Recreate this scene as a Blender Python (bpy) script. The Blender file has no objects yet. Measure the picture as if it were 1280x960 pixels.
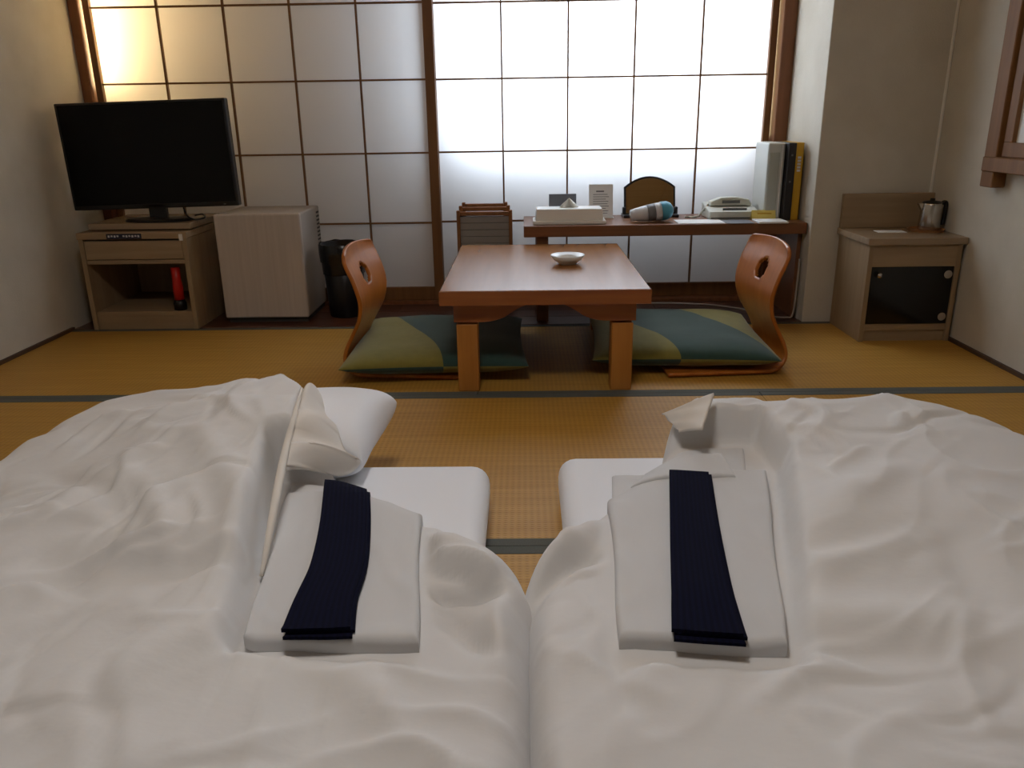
import bpy, bmesh, math, random
import numpy as np
from mathutils import Vector, Matrix, noise

random.seed(4)
SC = bpy.context.scene
COL = SC.collection
PI = math.pi

# ------------------------------------------------------------------ camera
F_PX, CAM_H = 1000.0, 0.87
PITCH, YAW, ROLL = math.radians(18.4), 0.018, 0.0155
_f = Vector((-math.sin(YAW)*math.cos(PITCH), math.cos(YAW)*math.cos(PITCH), -math.sin(PITCH)))
_r = Vector((math.cos(YAW), math.sin(YAW), 0))
_u = _r.cross(_f)
_c, _s = math.cos(ROLL), math.sin(ROLL)
RIGHT, UP = _c*_r - _s*_u, _c*_u + _s*_r
cam_data = bpy.data.cameras.new('camera')
cam_data.sensor_width = 36.0
cam_data.lens = F_PX*36.0/1280.0
cam_data.clip_start = 0.02
cam = bpy.data.objects.new('camera', cam_data)
COL.objects.link(cam)
cam.matrix_world = Matrix(((RIGHT.x, UP.x, -_f.x, 0), (RIGHT.y, UP.y, -_f.y, 0), (RIGHT.z, UP.z, -_f.z, CAM_H), (0, 0, 0, 1)))
SC.camera = cam


def at(x, y, z):
    """point of the room at height z seen at photo pixel (x, y)"""
    d = RIGHT*((x-640)/F_PX) + UP*((480-y)/F_PX) + _f
    return Vector((0, 0, CAM_H)) + d*((z-CAM_H)/d.z)


# ------------------------------------------------------------------ world, lights, exposure
SC.view_settings.view_transform = 'Standard'
SC.view_settings.look = 'None'
SC.view_settings.gamma = 1.0
SC.view_settings.use_curve_mapping = False
SC.view_settings.exposure = 0.0
world = bpy.data.worlds.new('world')
SC.world = world
world.use_nodes = True
world.node_tree.nodes['Background'].inputs[0].default_value = (0.75, 0.85, 1.0, 1)
world.node_tree.nodes['Background'].inputs[1].default_value = 1.0


def area_light(name, loc, rot, sx, sy, power, col, shape='RECTANGLE'):
    l = bpy.data.lights.new(name, 'AREA')
    l.shape = shape
    l.size, l.size_y = sx, sy
    l.energy = power
    l.color = col
    o = bpy.data.objects.new(name, l)
    o.location, o.rotation_euler = loc, rot
    COL.objects.link(o)
    return o


# daylight standing in the opening of the outer window behind the right paper screen
area_light('window_daylight', (0.36, 4.115, 1.42), (-PI/2, 0, 0), 1.36, 1.40, 60.0, (0.76, 0.87, 1.0))
# the round ceiling lamp's light is added with that lamp further down
CEIL_POWER, CEIL_COL = 13.5, (1.0, 0.95, 0.90)
TUBE_POWER = 75.0

# ------------------------------------------------------------------ materials


def lin(c):
    return tuple(((v/255)/12.92 if v/255 <= 0.04045 else ((v/255+0.055)/1.055)**2.4) for v in c) + (1.0,)


MATS = {}


def mat(name, col, rough=0.6, col2=None, scale=(8, 8, 8), detail=4, bump=0.0, bump_scale=None, metallic=0.0,
        coat=0.0, spec=0.5, trans=0.0, sheen=0.0, ramp=(0.3, 0.7), alpha=1.0):
    if name in MATS:
        return MATS[name]
    m = bpy.data.materials.new(name)
    m.use_nodes = True
    nt = m.node_tree
    N, L = nt.nodes, nt.links
    b = N['Principled BSDF']
    b.inputs['Base Color'].default_value = lin(col)
    b.inputs['Roughness'].default_value = rough
    b.inputs['Metallic'].default_value = metallic
    b.inputs['Coat Weight'].default_value = coat
    b.inputs['Coat Roughness'].default_value = 0.12
    b.inputs['Specular IOR Level'].default_value = spec
    b.inputs['Transmission Weight'].default_value = trans
    b.inputs['Sheen Weight'].default_value = sheen
    b.inputs['Alpha'].default_value = alpha
    if col2 is not None or bump:
        tc = N.new('ShaderNodeTexCoord')
        mp = N.new('ShaderNodeMapping')
        mp.inputs['Scale'].default_value = scale
        L.new(tc.outputs['Object'], mp.inputs['Vector'])
        nz = N.new('ShaderNodeTexNoise')
        nz.inputs['Scale'].default_value = 1.0
        nz.inputs['Detail'].default_value = detail
        L.new(mp.outputs[0], nz.inputs['Vector'])
        if col2 is not None:
            rp = N.new('ShaderNodeValToRGB')
            rp.color_ramp.elements[0].position, rp.color_ramp.elements[1].position = ramp
            rp.color_ramp.elements[0].color, rp.color_ramp.elements[1].color = lin(col), lin(col2)
            L.new(nz.outputs['Fac'], rp.inputs[0])
            L.new(rp.outputs[0], b.inputs['Base Color'])
        if bump:
            src = nz
            if bump_scale:
                mp2 = N.new('ShaderNodeMapping')
                mp2.inputs['Scale'].default_value = bump_scale
                L.new(tc.outputs['Object'], mp2.inputs['Vector'])
                src = N.new('ShaderNodeTexNoise')
                src.inputs['Scale'].default_value = 1.0
                src.inputs['Detail'].default_value = 3
                L.new(mp2.outputs[0], src.inputs['Vector'])
            bp = N.new('ShaderNodeBump')
            bp.inputs['Strength'].default_value = bump
            bp.inputs['Distance'].default_value = 0.002
            L.new(src.outputs['Fac'], bp.inputs['Height'])
            L.new(bp.outputs[0], b.inputs['Normal'])
    MATS[name] = m
    return m


M_WALL = mat('wallpaper', (194, 187, 172), 0.85, (204, 198, 184), (6, 6, 6), bump=0.5, bump_scale=(160, 160, 160))
M_CEIL = mat('ceiling_board', (196, 152, 98), 0.6, (210, 168, 112), (1.2, 26, 8))
M_TRIM = mat('dark_skirting', (70, 50, 36), 0.6, (84, 60, 42), (3, 30, 30))
M_CAULK = mat('corner_strip', (225, 220, 208), 0.6)
M_SHOJIWOOD = mat('screen_wood', (116, 76, 38), 0.5, (132, 90, 48), (40, 40, 2.5))
M_POST = mat('post_wood', (112, 66, 34), 0.5, (132, 82, 46), (40, 40, 2.0))
M_FLOORWOOD = mat('floorboard_wood', (70, 40, 27), 0.32, (88, 52, 35), (3, 36, 30))
M_TABLE = mat('table_wood', (145, 94, 47), 0.27, (155, 103, 54), (34, 2.4, 34), coat=0.0, spec=0.36)
M_TABLE_SIDE = mat('table_edge_wood', (128, 66, 20), 0.5, (152, 88, 30), (3.0, 30, 40))
M_LEG = mat('table_leg_wood', (164, 104, 36), 0.5, (178, 118, 46), (40, 40, 3))
M_PLY = mat('bent_plywood', (164, 92, 30), 0.34, (182, 108, 40), (30, 30, 3), coat=0.12, spec=0.35)
M_PLYEDGE = mat('plywood_edge', (120, 66, 28), 0.5)
M_DESK = mat('desk_wood', (112, 70, 42), 0.4, (130, 84, 52), (2.5, 30, 40))
M_OAK = mat('pale_oak', (146, 122, 92), 0.5, (160, 137, 106), (3, 40, 40))
M_OAKV = mat('pale_oak_upright', (142, 118, 88), 0.5, (156, 133, 102), (40, 40, 3))
M_OAKTOP = mat('pale_oak_top', (146, 124, 98), 0.25, (160, 138, 110), (3, 40, 40))
M_FRIDGE = mat('fridge_panel', (186, 174, 164), 0.4, (196, 185, 175), (60, 60, 2))
M_FRIDGESIDE = mat('fridge_side', (176, 168, 160), 0.45)
M_BLACK = mat('black_plastic', (10, 10, 11), 0.4)
M_SCREEN = mat('tv_screen', (5, 5, 6), 0.16, spec=0.2)
M_DARKVENT = mat('vent_dark', (60, 58, 55), 0.6)
M_BINBAG = mat('bin_bag', (16, 17, 20), 0.22, bump=0.8, bump_scale=(60, 60, 40))
M_BIN = mat('bin_plastic', (14, 15, 20), 0.35)
M_RED = mat('red_plastic', (190, 30, 16), 0.35)
M_NAVYSIGN = mat('navy_sign', (24, 30, 52), 0.5)
M_WHITEPRINT = mat('white_print', (200, 202, 205), 0.6)
M_WHITEPLASTIC = mat('white_plastic', (226, 226, 222), 0.4)
M_PAPERW = mat('white_paper', (232, 232, 230), 0.8)
M_GREYPRINT = mat('grey_print', (110, 110, 112), 0.8)
M_GREYCARD = mat('grey_card', (112, 114, 120), 0.7)
M_TISSUE = mat('tissue', (236, 234, 226), 0.9)
M_PHONE = mat('phone_plastic', (202, 202, 190), 0.4)
M_PHONEDARK = mat('phone_dark_grey', (96, 98, 96), 0.6)  # darker grey for the telephone's key strip, display and lower seam
M_YELLOWCARD = mat('yellow_card', (226, 206, 110), 0.7)
M_YELLOWFOLDER = mat('yellow_folder', (196, 152, 26), 0.5)
M_BLACKFOLDER = mat('black_folder', (26, 25, 28), 0.45)
M_SILVER = mat('silver_plastic', (196, 198, 192), 0.4)
M_SILVERDARK = mat('silver_panel', (172, 176, 168), 0.5)
M_DRYERWHITE = mat('dryer_white', (205, 208, 214), 0.25)
M_DRYERGREY = mat('dryer_grey', (112, 112, 114), 0.35)
M_DRYERBLUE = mat('dryer_blue', (78, 158, 186), 0.3)
M_MIRROR = mat('mirror_glass', (205, 200, 190), 0.02, metallic=1.0)
M_CHROME = mat('chrome', (210, 208, 204), 0.12, metallic=1.0)
M_STEEL = mat('brushed_steel', (190, 184, 176), 0.24, metallic=1.0)
M_TRAY = mat('tray_wood', (150, 100, 56), 0.5, (166, 116, 70), (20, 3, 20))
M_DARKGLASS = mat('dark_glass', (8, 8, 8), 0.12, spec=0.45)
M_CERAMIC = mat('glazed_white', (222, 224, 220), 0.12, coat=0.4)
M_GREYSLAT = mat('grey_slat', (150, 146, 142), 0.6)
M_RACKWOOD = mat('rack_wood', (128, 80, 40), 0.5, (146, 96, 52), (30, 30, 4))
M_CORD = mat('white_cord', (170, 162, 152), 0.5)
M_HERI = mat('tatami_border', (78, 80, 74), 0.85, (88, 90, 84), (300, 300, 10))
M_DUVET = mat('duvet_cotton', (214, 212, 211), 0.85, (220, 219, 218), (3, 3, 3), bump=0.5, bump_scale=(22, 34, 26), sheen=0.15)
M_HEM = mat('duvet_hem_cotton', (220, 213, 204), 0.85, (225, 219, 211), (9, 9, 9), sheen=0.15)
M_SHEET = mat('sheet_cotton', (234, 236, 241), 0.85, bump=0.25, bump_scale=(18, 18, 18), sheen=0.15)
M_OUTER = mat('outer_wall_plaster', (186, 184, 182), 0.9)
M_LAMPBODY = mat('lamp_body', (228, 224, 214), 0.5)


def paper_mat():
    m = bpy.data.materials.new('screen_paper')
    m.use_nodes = True
    nt = m.node_tree
    N, L = nt.nodes, nt.links
    N.remove(N['Principled BSDF'])
    out = N['Material Output']
    d, t, mx = N.new('ShaderNodeBsdfDiffuse'), N.new('ShaderNodeBsdfTranslucent'), N.new('ShaderNodeMixShader')
    d.inputs[0].default_value = lin((226, 220, 216))
    t.inputs[0].default_value = lin((238, 238, 238))
    mx.inputs[0].default_value = 0.5
    L.new(d.outputs[0], mx.inputs[1])
    L.new(t.outputs[0], mx.inputs[2])
    L.new(mx.outputs[0], out.inputs[0])
    return m


M_PAPER = paper_mat()


def emit_mat(name, col, s):
    m = bpy.data.materials.new(name)
    m.use_nodes = True
    b = m.node_tree.nodes['Principled BSDF']
    b.inputs['Base Color'].default_value = lin((235, 230, 220))
    b.inputs['Emission Color'].default_value = tuple(col) + (1,)
    b.inputs['Emission Strength'].default_value = s
    return m


def tatami_mat():
    m = bpy.data.materials.new('tatami_rush')
    m.use_nodes = True
    nt = m.node_tree
    N, L = nt.nodes, nt.links
    b = N['Principled BSDF']
    b.inputs['Roughness'].default_value = 0.55
    b.inputs['Specular IOR Level'].default_value = 0.35
    tc = N.new('ShaderNodeTexCoord')
    mp = N.new('ShaderNodeMapping')
    mp.inputs['Scale'].default_value = (2.5, 60, 1)
    L.new(tc.outputs['Object'], mp.inputs['Vector'])
    nz = N.new('ShaderNodeTexNoise')
    nz.inputs['Scale'].default_value = 1
    nz.inputs['Detail'].default_value = 5
    L.new(mp.outputs[0], nz.inputs['Vector'])
    rp = N.new('ShaderNodeValToRGB')
    rp.color_ramp.elements[0].position, rp.color_ramp.elements[1].position = 0.25, 0.75
    rp.color_ramp.elements[0].color, rp.color_ramp.elements[1].color = lin((170, 126, 50)), lin((190, 146, 66))
    L.new(nz.outputs['Fac'], rp.inputs[0])
    # woven ribs: fine rush lines along x, warp lines along y
    w1 = N.new('ShaderNodeTexWave')
    w1.wave_type, w1.bands_direction = 'BANDS', 'Y'
    w1.inputs['Scale'].default_value = 32
    w1.inputs['Distortion'].default_value = 0.4
    w2 = N.new('ShaderNodeTexWave')
    w2.wave_type, w2.bands_direction = 'BANDS', 'X'
    w2.inputs['Scale'].default_value = 21
    L.new(tc.outputs['Object'], w1.inputs['Vector'])
    L.new(tc.outputs['Object'], w2.inputs['Vector'])
    ml = N.new('ShaderNodeMath')
    ml.operation = 'MULTIPLY'
    L.new(w1.outputs['Fac'], ml.inputs[0])
    L.new(w2.outputs['Fac'], ml.inputs[1])
    mx = N.new('ShaderNodeMixRGB')
    mx.blend_type = 'MULTIPLY'
    mx.inputs[2].default_value = lin((224, 216, 202))
    L.new(ml.outputs[0], mx.inputs[0])
    L.new(rp.outputs[0], mx.inputs[1])
    L.new(mx.outputs[0], b.inputs['Base Color'])
    bp = N.new('ShaderNodeBump')
    bp.inputs['Strength'].default_value = 0.3
    bp.inputs['Distance'].default_value = 0.0015
    L.new(ml.outputs[0], bp.inputs['Height'])
    L.new(bp.outputs[0], b.inputs['Normal'])
    return m


M_TATAMI = tatami_mat()


def striped_mat(name, c1, c2, scale, rough=0.85, axis='X', bump=0.25):
    m = bpy.data.materials.new(name)
    m.use_nodes = True
    nt = m.node_tree
    N, L = nt.nodes, nt.links
    b = N['Principled BSDF']
    b.inputs['Roughness'].default_value = rough
    tc = N.new('ShaderNodeTexCoord')
    w = N.new('ShaderNodeTexWave')
    w.bands_direction = axis
    w.inputs['Scale'].default_value = scale
    w.inputs['Distortion'].default_value = 0.3
    L.new(tc.outputs['UV'], w.inputs['Vector'])
    rp = N.new('ShaderNodeValToRGB')
    rp.color_ramp.elements[0].color, rp.color_ramp.elements[1].color = lin(c1), lin(c2)
    L.new(w.outputs['Fac'], rp.inputs[0])
    L.new(rp.outputs[0], b.inputs['Base Color'])
    bp = N.new('ShaderNodeBump')
    bp.inputs['Strength'].default_value = bump
    bp.inputs['Distance'].default_value = 0.001
    L.new(w.outputs['Fac'], bp.inputs['Height'])
    L.new(bp.outputs[0], b.inputs['Normal'])
    return m


M_YUKATA = mat('yukata_cotton', (204, 204, 205), 0.88, (209, 209, 210), (12, 3, 3), bump=0.3, bump_scale=(30, 12, 20))
M_OBI = striped_mat('obi_cotton', (11, 12, 30), (15, 17, 40), 3.2, rough=1.0, bump=0.5)
M_OBI.node_tree.nodes['Principled BSDF'].inputs['Specular IOR Level'].default_value = 0.12


def cushion_mat(name, ops):
    """patchwork of olive and teal: ops is a list of (a, b, c, bow) half planes a*x+b*y>c (+bow*sin) giving teal"""
    m = bpy.data.materials.new(name)
    m.use_nodes = True
    nt = m.node_tree
    N, L = nt.nodes, nt.links
    b = N['Principled BSDF']
    b.inputs['Roughness'].default_value = 0.9
    b.inputs['Sheen Weight'].default_value = 0.2
    tc = N.new('ShaderNodeTexCoord')
    sp = N.new('ShaderNodeSeparateXYZ')
    L.new(tc.outputs['Object'], sp.inputs[0])

    def M(op, a, bb, cc=None):
        n = N.new('ShaderNodeMath')
        n.operation = op
        for i, v in enumerate((a, bb, cc)):
            if v is None:
                continue
            if isinstance(v, (int, float)):
                n.inputs[i].default_value = v
            else:
                L.new(v, n.inputs[i])
        return n.outputs[0]
    X, Y, Z = sp.outputs[0], sp.outputs[1], sp.outputs[2]
    fac = None
    for (a, bb, c, bow, fr) in ops:
        t = M('ADD', M('MULTIPLY', X, a), M('MULTIPLY', Y, bb))
        s = M('MULTIPLY', M('SINE', M('MULTIPLY', Y, fr), 0), bow)
        g = M('GREATER_THAN', M('ADD', t, s), c)
        fac = g if fac is None else M('ABSOLUTE', M('SUBTRACT', fac, g), 0)
    low = M('LESS_THAN', Z, 0.0)
    fac = M('ABSOLUTE', M('SUBTRACT', fac, low), 0)
    nz = N.new('ShaderNodeTexNoise')
    nz.inputs['Scale'].default_value = 40
    mx = N.new('ShaderNodeMixRGB')
    mx.inputs[1].default_value = lin((128, 118, 48))
    mx.inputs[2].default_value = lin((42, 70, 62))
    L.new(fac, mx.inputs[0])
    m2 = N.new('ShaderNodeMixRGB')
    m2.blend_type = 'MULTIPLY'
    m2.inputs[2].default_value = (0.72, 0.74, 0.7, 1)
    L.new(tc.outputs['Object'], nz.inputs['Vector'])
    L.new(nz.outputs['Fac'], m2.inputs[0])
    L.new(mx.outputs[0], m2.inputs[1])
    L.new(m2.outputs[0], b.inputs['Base Color'])
    return m


# ------------------------------------------------------------------ object helpers


def link(name, bm, m, parent=None, loc=None, smooth=False, rot=None):
    me = bpy.data.meshes.new(name)
    bmesh.ops.recalc_face_normals(bm, faces=bm.faces[:])
    bm.to_mesh(me)
    bm.free()
    me.materials.append(m)
    if smooth:
        for p in me.polygons:
            p.use_smooth = True
    o = bpy.data.objects.new(name, me)
    COL.objects.link(o)
    if parent is not None:
        o.parent = parent
    if loc is not None:
        o.location = loc
    if rot is not None:
        o.rotation_euler = rot
    return o


def share(o, loc, parent=None, rot=None, scale=None):
    c = o.copy()
    COL.objects.link(c)
    c.parent = parent if parent is not None else o.parent
    c.location = loc
    if rot is not None:
        c.rotation_euler = rot
    if scale is not None:
        c.scale = scale
    return c


def tag(o, label, cat, group=None):
    o['label'] = label
    o['category'] = cat
    if group:
        o['group'] = group
    return o


def thing(name, label, cat, loc, rotz=0.0, group=None):
    o = bpy.data.objects.new(name, None)
    o.empty_display_size = 0.1
    COL.objects.link(o)
    o.location = loc
    o.rotation_euler = (0, 0, rotz)
    return tag(o, label, cat, group)


def struct(o, label=None):
    o['kind'] = 'structure'
    if label:
        o['label'] = label
    return o


def s_empty(name, loc=(0, 0, 0)):
    o = bpy.data.objects.new(name, None)
    COL.objects.link(o)
    o.location = loc
    return struct(o)


def box(x0, x1, y0, y1, z0, z1, bev=0.0, seg=2, bm=None):
    own = bm is None
    b = bmesh.new()
    bmesh.ops.create_cube(b, size=1.0)
    for v in b.verts:
        v.co = Vector(((x0+x1)/2 + v.co.x*(x1-x0), (y0+y1)/2 + v.co.y*(y1-y0), (z0+z1)/2 + v.co.z*(z1-z0)))
    if bev > 0:
        bmesh.ops.bevel(b, geom=b.edges[:], offset=bev, segments=seg, profile=0.5, affect='EDGES')
    if own:
        return b
    merge(bm, b)
    return bm


def merge(bm, b, mtx=None):
    me = bpy.data.meshes.new('tmp')
    if mtx is not None:
        bmesh.ops.transform(b, matrix=mtx, verts=b.verts[:])
    b.to_mesh(me)
    b.free()
    bm.from_mesh(me)
    bpy.data.meshes.remove(me)
    return bm


def tube(pts, r, seg=8, bm=None, caps=True):
    b = bm if bm is not None else bmesh.new()
    pts = [Vector(p) for p in pts]
    rad = r if isinstance(r, (list, tuple)) else [r]*len(pts)
    rings = []
    prev = None
    for i, p in enumerate(pts):
        t = (pts[min(i+1, len(pts)-1)] - pts[max(i-1, 0)]).normalized()
        n = prev - t*prev.dot(t) if prev is not None else t.orthogonal()
        n.normalize()
        prev = n
        q = t.cross(n)
        rings.append([b.verts.new(p + (n*math.cos(a) + q*math.sin(a))*rad[i]) for a in [2*PI*k/seg for k in range(seg)]])
    for a, c in zip(rings, rings[1:]):
        for k in range(seg):
            b.faces.new((a[k], a[(k+1) % seg], c[(k+1) % seg], c[k]))
    if caps:
        b.faces.new(rings[0][::-1])
        b.faces.new(rings[-1])
    return b


def lathe(prof, seg=32, bm=None, center=(0, 0, 0)):
    b = bm if bm is not None else bmesh.new()
    cx, cy, cz = center
    rings = []
    for (r, z) in prof:
        if r < 1e-5:
            rings.append([b.verts.new((cx, cy, cz+z))])
        else:
            rings.append([b.verts.new((cx+r*math.cos(2*PI*k/seg), cy+r*math.sin(2*PI*k/seg), cz+z)) for k in range(seg)])
    for a, c in zip(rings, rings[1:]):
        for k in range(seg):
            k2 = (k+1) % seg
            if len(a) == 1 and len(c) == 1:
                continue
            if len(a) == 1:
                b.faces.new((a[0], c[k], c[k2]))
            elif len(c) == 1:
                b.faces.new((a[k], a[k2], c[0]))
            else:
                b.faces.new((a[k], a[k2], c[k2], c[k]))
    return b


def prism(poly, d0, d1, plane='XZ', bev=0.0):
    """extrude a 2-D polygon; plane XZ -> depth along Y, XY -> along Z, YZ -> along X"""
    b = bmesh.new()

    def P(u, v, d):
        return {'XZ': (u, d, v), 'XY': (u, v, d), 'YZ': (d, u, v)}[plane]
    A = [b.verts.new(P(u, v, d0)) for u, v in poly]
    B = [b.verts.new(P(u, v, d1)) for u, v in poly]
    b.faces.new(A)
    b.faces.new(B[::-1])
    n = len(poly)
    for i in range(n):
        b.faces.new((A[i], B[i], B[(i+1) % n], A[(i+1) % n]))
    if bev:
        es = [e for e in b.edges if (e.verts[0] in A) == (e.verts[1] in A)]
        bmesh.ops.bevel(b, geom=es, offset=bev, segments=2, profile=0.5, affect='EDGES')
    return b


def smooth_line(pts, n=8, closed=False):
    """Catmull-Rom through 2-D or 3-D points"""
    P = [np.array(p, float) for p in pts]
    out = []
    m = len(P)
    for i in range(m if closed else m-1):
        if closed:
            a, b, c, d = P[(i-1) % m], P[i], P[(i+1) % m], P[(i+2) % m]
        else:
            a, b, c, d = P[max(i-1, 0)], P[i], P[i+1], P[min(i+2, m-1)]
        for k in range(n):
            t = k/n
            out.append(0.5*((2*b) + (c-a)*t + (2*a-5*b+4*c-d)*t*t + (3*b-a-3*c+d)*t**3))
    if not closed:
        out.append(P[-1])
    return out


# ------------------------------------------------------------------ the room
XL, XR = -2.02, 1.70          # side walls
YB, YS = -2.34, 3.93          # back wall, plane of the paper screens
YT = 3.44                     # far edge of the mats
PX = 1.215                    # side of the projecting wall
ZC = 2.36

floor = struct(link('floor', box(XL-0.1, XR+0.1, YB-0.1, 4.45, -0.16, -0.05), M_FLOORWOOD))
heri_w = 0.031


def tatami(x0, x1, y0, y1):
    cx, cy = (x0+x1)/2, (y0+y1)/2
    hx, hy = (x1-x0)/2-0.0008, (y1-y0)/2-0.0008
    t = link('tatami_mat', box(-hx, hx, -hy+heri_w, hy-heri_w, -0.05, 0.0, 0.001, 1), M_TATAMI, floor, (cx, cy, 0))
    for s in (-1, 1):
        link('cloth_border', box(-hx, hx, s*hy-(heri_w if s > 0 else 0), s*hy+(heri_w if s < 0 else 0), -0.05, 0.0012, 0.001, 1), M_HERI, t)


rows = [3.44, 2.505, 1.515, 0.56, -0.40, -1.36, -2.32]
xm = (XL+XR)/2
for i in range(len(rows)-1):
    ys = (rows[i+1], rows[i])
    if i in (1, 3, 5):
        cuts = [XL, xm-0.93, xm+0.93, XR]
    else:
        cuts = [XL, xm, XR]
    for a, b in zip(cuts, cuts[1:]):
        tatami(a, b, *ys)
# wooden floor strip along the screens
strip = [YT+0.002, YT+0.045, 3.60, 3.73, 3.86, YS+0.06]
for i, (a, b) in enumerate(zip(strip, strip[1:])):
    cuts = [XL, XR] if i == 0 else ([XL, -0.6, 0.62, PX] if i % 2 else [XL, -1.2, 0.05, PX])
    for c, d in zip(cuts, cuts[1:]):
        link('floorboard', box(c+0.0008, d-0.0008, a+0.0008, b-0.0008, -0.05, 0.0 if i else 0.002, 0.0015, 1), M_FLOORWOOD, floor)

ceiling = struct(link('ceiling', box(XL-0.1, XR+0.1, YB-0.1, 4.45, ZC+0.012, ZC+0.06), M_CEIL))
nb = 10
bw = (XR-XL)/nb
for i in range(nb):
    link('ceiling_plank', box(XL+i*bw+0.004, XL+(i+1)*bw-0.004, YB, YS, ZC, ZC+0.014, 0.003, 1), M_CEIL, ceiling)

struct(link('wall_left', box(XL-0.1, XL, YB-0.1, 4.45, -0.05, ZC), M_WALL))
struct(link('wall_right', box(XR, XR+0.1, YB-0.1, 4.45, -0.05, ZC), M_WALL))
struct(link('wall_back', box(XL, XR, YB-0.1, YB, -0.05, ZC), M_WALL))
struct(link('wall_projecting', box(PX, XR, YT, 4.45, -0.05, ZC, 0.004, 2), M_WALL))
struct(link('wall_over_screens', box(XL, PX, YS-0.06, YS+0.06, 2.14, ZC), M_WALL))
# outer wall with the window opening
ow = bmesh.new()
OX0, OX1, OZ0, OZ1 = -0.36, 1.12, 0.66, 2.16
box(XL, OX0, 4.13, 4.25, -0.05, ZC, bm=ow)
box(OX1, PX, 4.13, 4.25, -0.05, ZC, bm=ow)
box(OX0, OX1, 4.13, 4.25, -0.05, OZ0, bm=ow)
box(OX0, OX1, 4.13, 4.25, OZ1, ZC, bm=ow)
struct(link('wall_outer', ow, M_OUTER))
# wooden skirting lines where the walls meet the mats
struct(link('baseboard_left', box(XL, XL+0.012, YB, YT, 0, 0.014), M_TRIM))
struct(link('baseboard_right', box(XR-0.012, XR, YB, YT, 0, 0.014), M_TRIM))
struct(link('trim_1', box(XR-0.012, XR, YT-0.010, YT, 0.0, ZC, 0.003, 1), M_CAULK))
# posts, sill and lintel around the screens
struct(link('trim_2', box(XL, -1.975, YS-0.055, YS+0.05, 0.0, 2.14, 0.003, 1), M_POST))
struct(link('trim_3', box(1.156, PX, YS-0.055, YS+0.05, 0.0, 2.14, 0.003, 1), M_POST))
struct(link('trim_4', box(-1.975, 1.160, YS-0.055, YS+0.05, 2.09, 2.14, 0.003, 1), M_POST))
struct(link('trim_5', box(-1.975, 1.160, YS-0.05, YS+0.05, -0.02, 0.018, 0.003, 1), M_POST))

zr = [0.082, 0.395, 0.72, 1.043, 1.365, 1.69, 2.03]


def shoji(name, x0, x1, y, stile0, stile1):
    w = s_empty(name, ((x0+x1)/2, y, 0))
    hx = (x1-x0)/2
    link('stile', box(-hx, -hx+stile0, -0.016, 0.016, 0.018, 2.09, 0.002, 1), M_SHOJIWOOD, w)
    link('stile', box(hx-stile1, hx, -0.016, 0.016, 0.018, 2.09, 0.002, 1), M_SHOJIWOOD, w)
    link('bottom_rail', box(-hx+stile0, hx-stile1, -0.014, 0.014, 0.018, zr[0], 0.002, 1), M_SHOJIWOOD, w)
    link('top_rail', box(-hx+stile0, hx-stile1, -0.014, 0.014, zr[-1], 2.09, 0.002, 1), M_SHOJIWOOD, w)
    a, b = -hx+stile0, hx-stile1
    cw = (b-a)/5
    for k in range(1, 5):
        link('lattice_bar', box(a+k*cw-0.004, a+k*cw+0.004, -0.010, 0.006, zr[0], zr[-1]), M_SHOJIWOOD, w)
    for z in zr[1:-1]:
        link('lattice_bar', box(a, b, -0.009, 0.006, z-0.004, z+0.004), M_SHOJIWOOD, w)
    for k in range(5):
        for i in range(6):
            bm = bmesh.new()
            vs = [bm.verts.new(p) for p in ((a+k*cw, 0.007, zr[i]), (a+(k+1)*cw, 0.007, zr[i]), (a+(k+1)*cw, 0.007, zr[i+1]), (a+k*cw, 0.007, zr[i+1]))]
            bm.faces.new(vs)
            link('paper_pane', bm, M_PAPER, w)
    return w


shoji('window_1', -1.965, -0.40, YS-0.018, 0.03, 0.045)
shoji('window_2', -0.43, 1.150, YS+0.018, 0.03, 0.030)

# warm tube lamps fixed behind both edges of the paper screens


def tube_lamp(x, z0, z1, power, label):
    t = thing('tube_lamp', label, 'lamp', (x, YS+0.10, z0))
    link('tube', tube([(0, 0, 0), (0, 0, z1-z0)], 0.013, 10), emit_mat('tube_glow', (1.0, 0.72, 0.36), power), t, smooth=True)
    for z in (0, z1-z0):
        link('end_cap', box(-0.02, 0.02, -0.015, 0.10, z-0.02, z+0.02, 0.004, 1), M_LAMPBODY, t)


tube_lamp(-1.93, 1.02, 1.95, TUBE_POWER, 'warm tube lamp glowing behind the paper screen beside the television')
tube_lamp(1.145, 0.75, 1.95, TUBE_POWER*0.15, 'warm tube lamp glowing behind the screen edge above the tall folders')

# paper window in the right wall
w3 = s_empty('window_3', (XR, 0, 0))
link('stile', box(-0.05, 0.0, 2.925, 3.0, 0.61, 1.95, 0.003, 1), M_SHOJIWOOD, w3)
link('stile', box(-0.05, 0.0, 1.70, 1.775, 0.61, 1.95, 0.003, 1), M_SHOJIWOOD, w3)
link('window_sill', box(-0.062, 0.0, 1.72, 2.985, 0.665, 0.715, 0.003, 1), M_SHOJIWOOD, w3)
link('lintel', box(-0.062, 0.0, 1.72, 2.985, 1.90, 1.95, 0.003, 1), M_SHOJIWOOD, w3)
for (y0, y1) in ((2.35, 2.92), (1.78, 2.345)):
    sash = link('sash_rail', box(-0.035, -0.01, y0, y1, 0.716, 0.765, 0.002, 1), M_SHOJIWOOD, w3)
    link('sash_rail', box(-0.035, -0.01, y0, y1, 1.85, 1.899, 0.002, 1), M_SHOJIWOOD, w3)
    for yy in (y0, y1-0.05):
        link('sash_stile', box(-0.035, -0.01, yy, yy+0.05, 0.765, 1.85, 0.002, 1), M_SHOJIWOOD, w3)
    link('paper_pane', box(-0.02, -0.016, y0+0.05, y1-0.05, 0.765, 1.85), M_PAPERW, w3)

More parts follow.
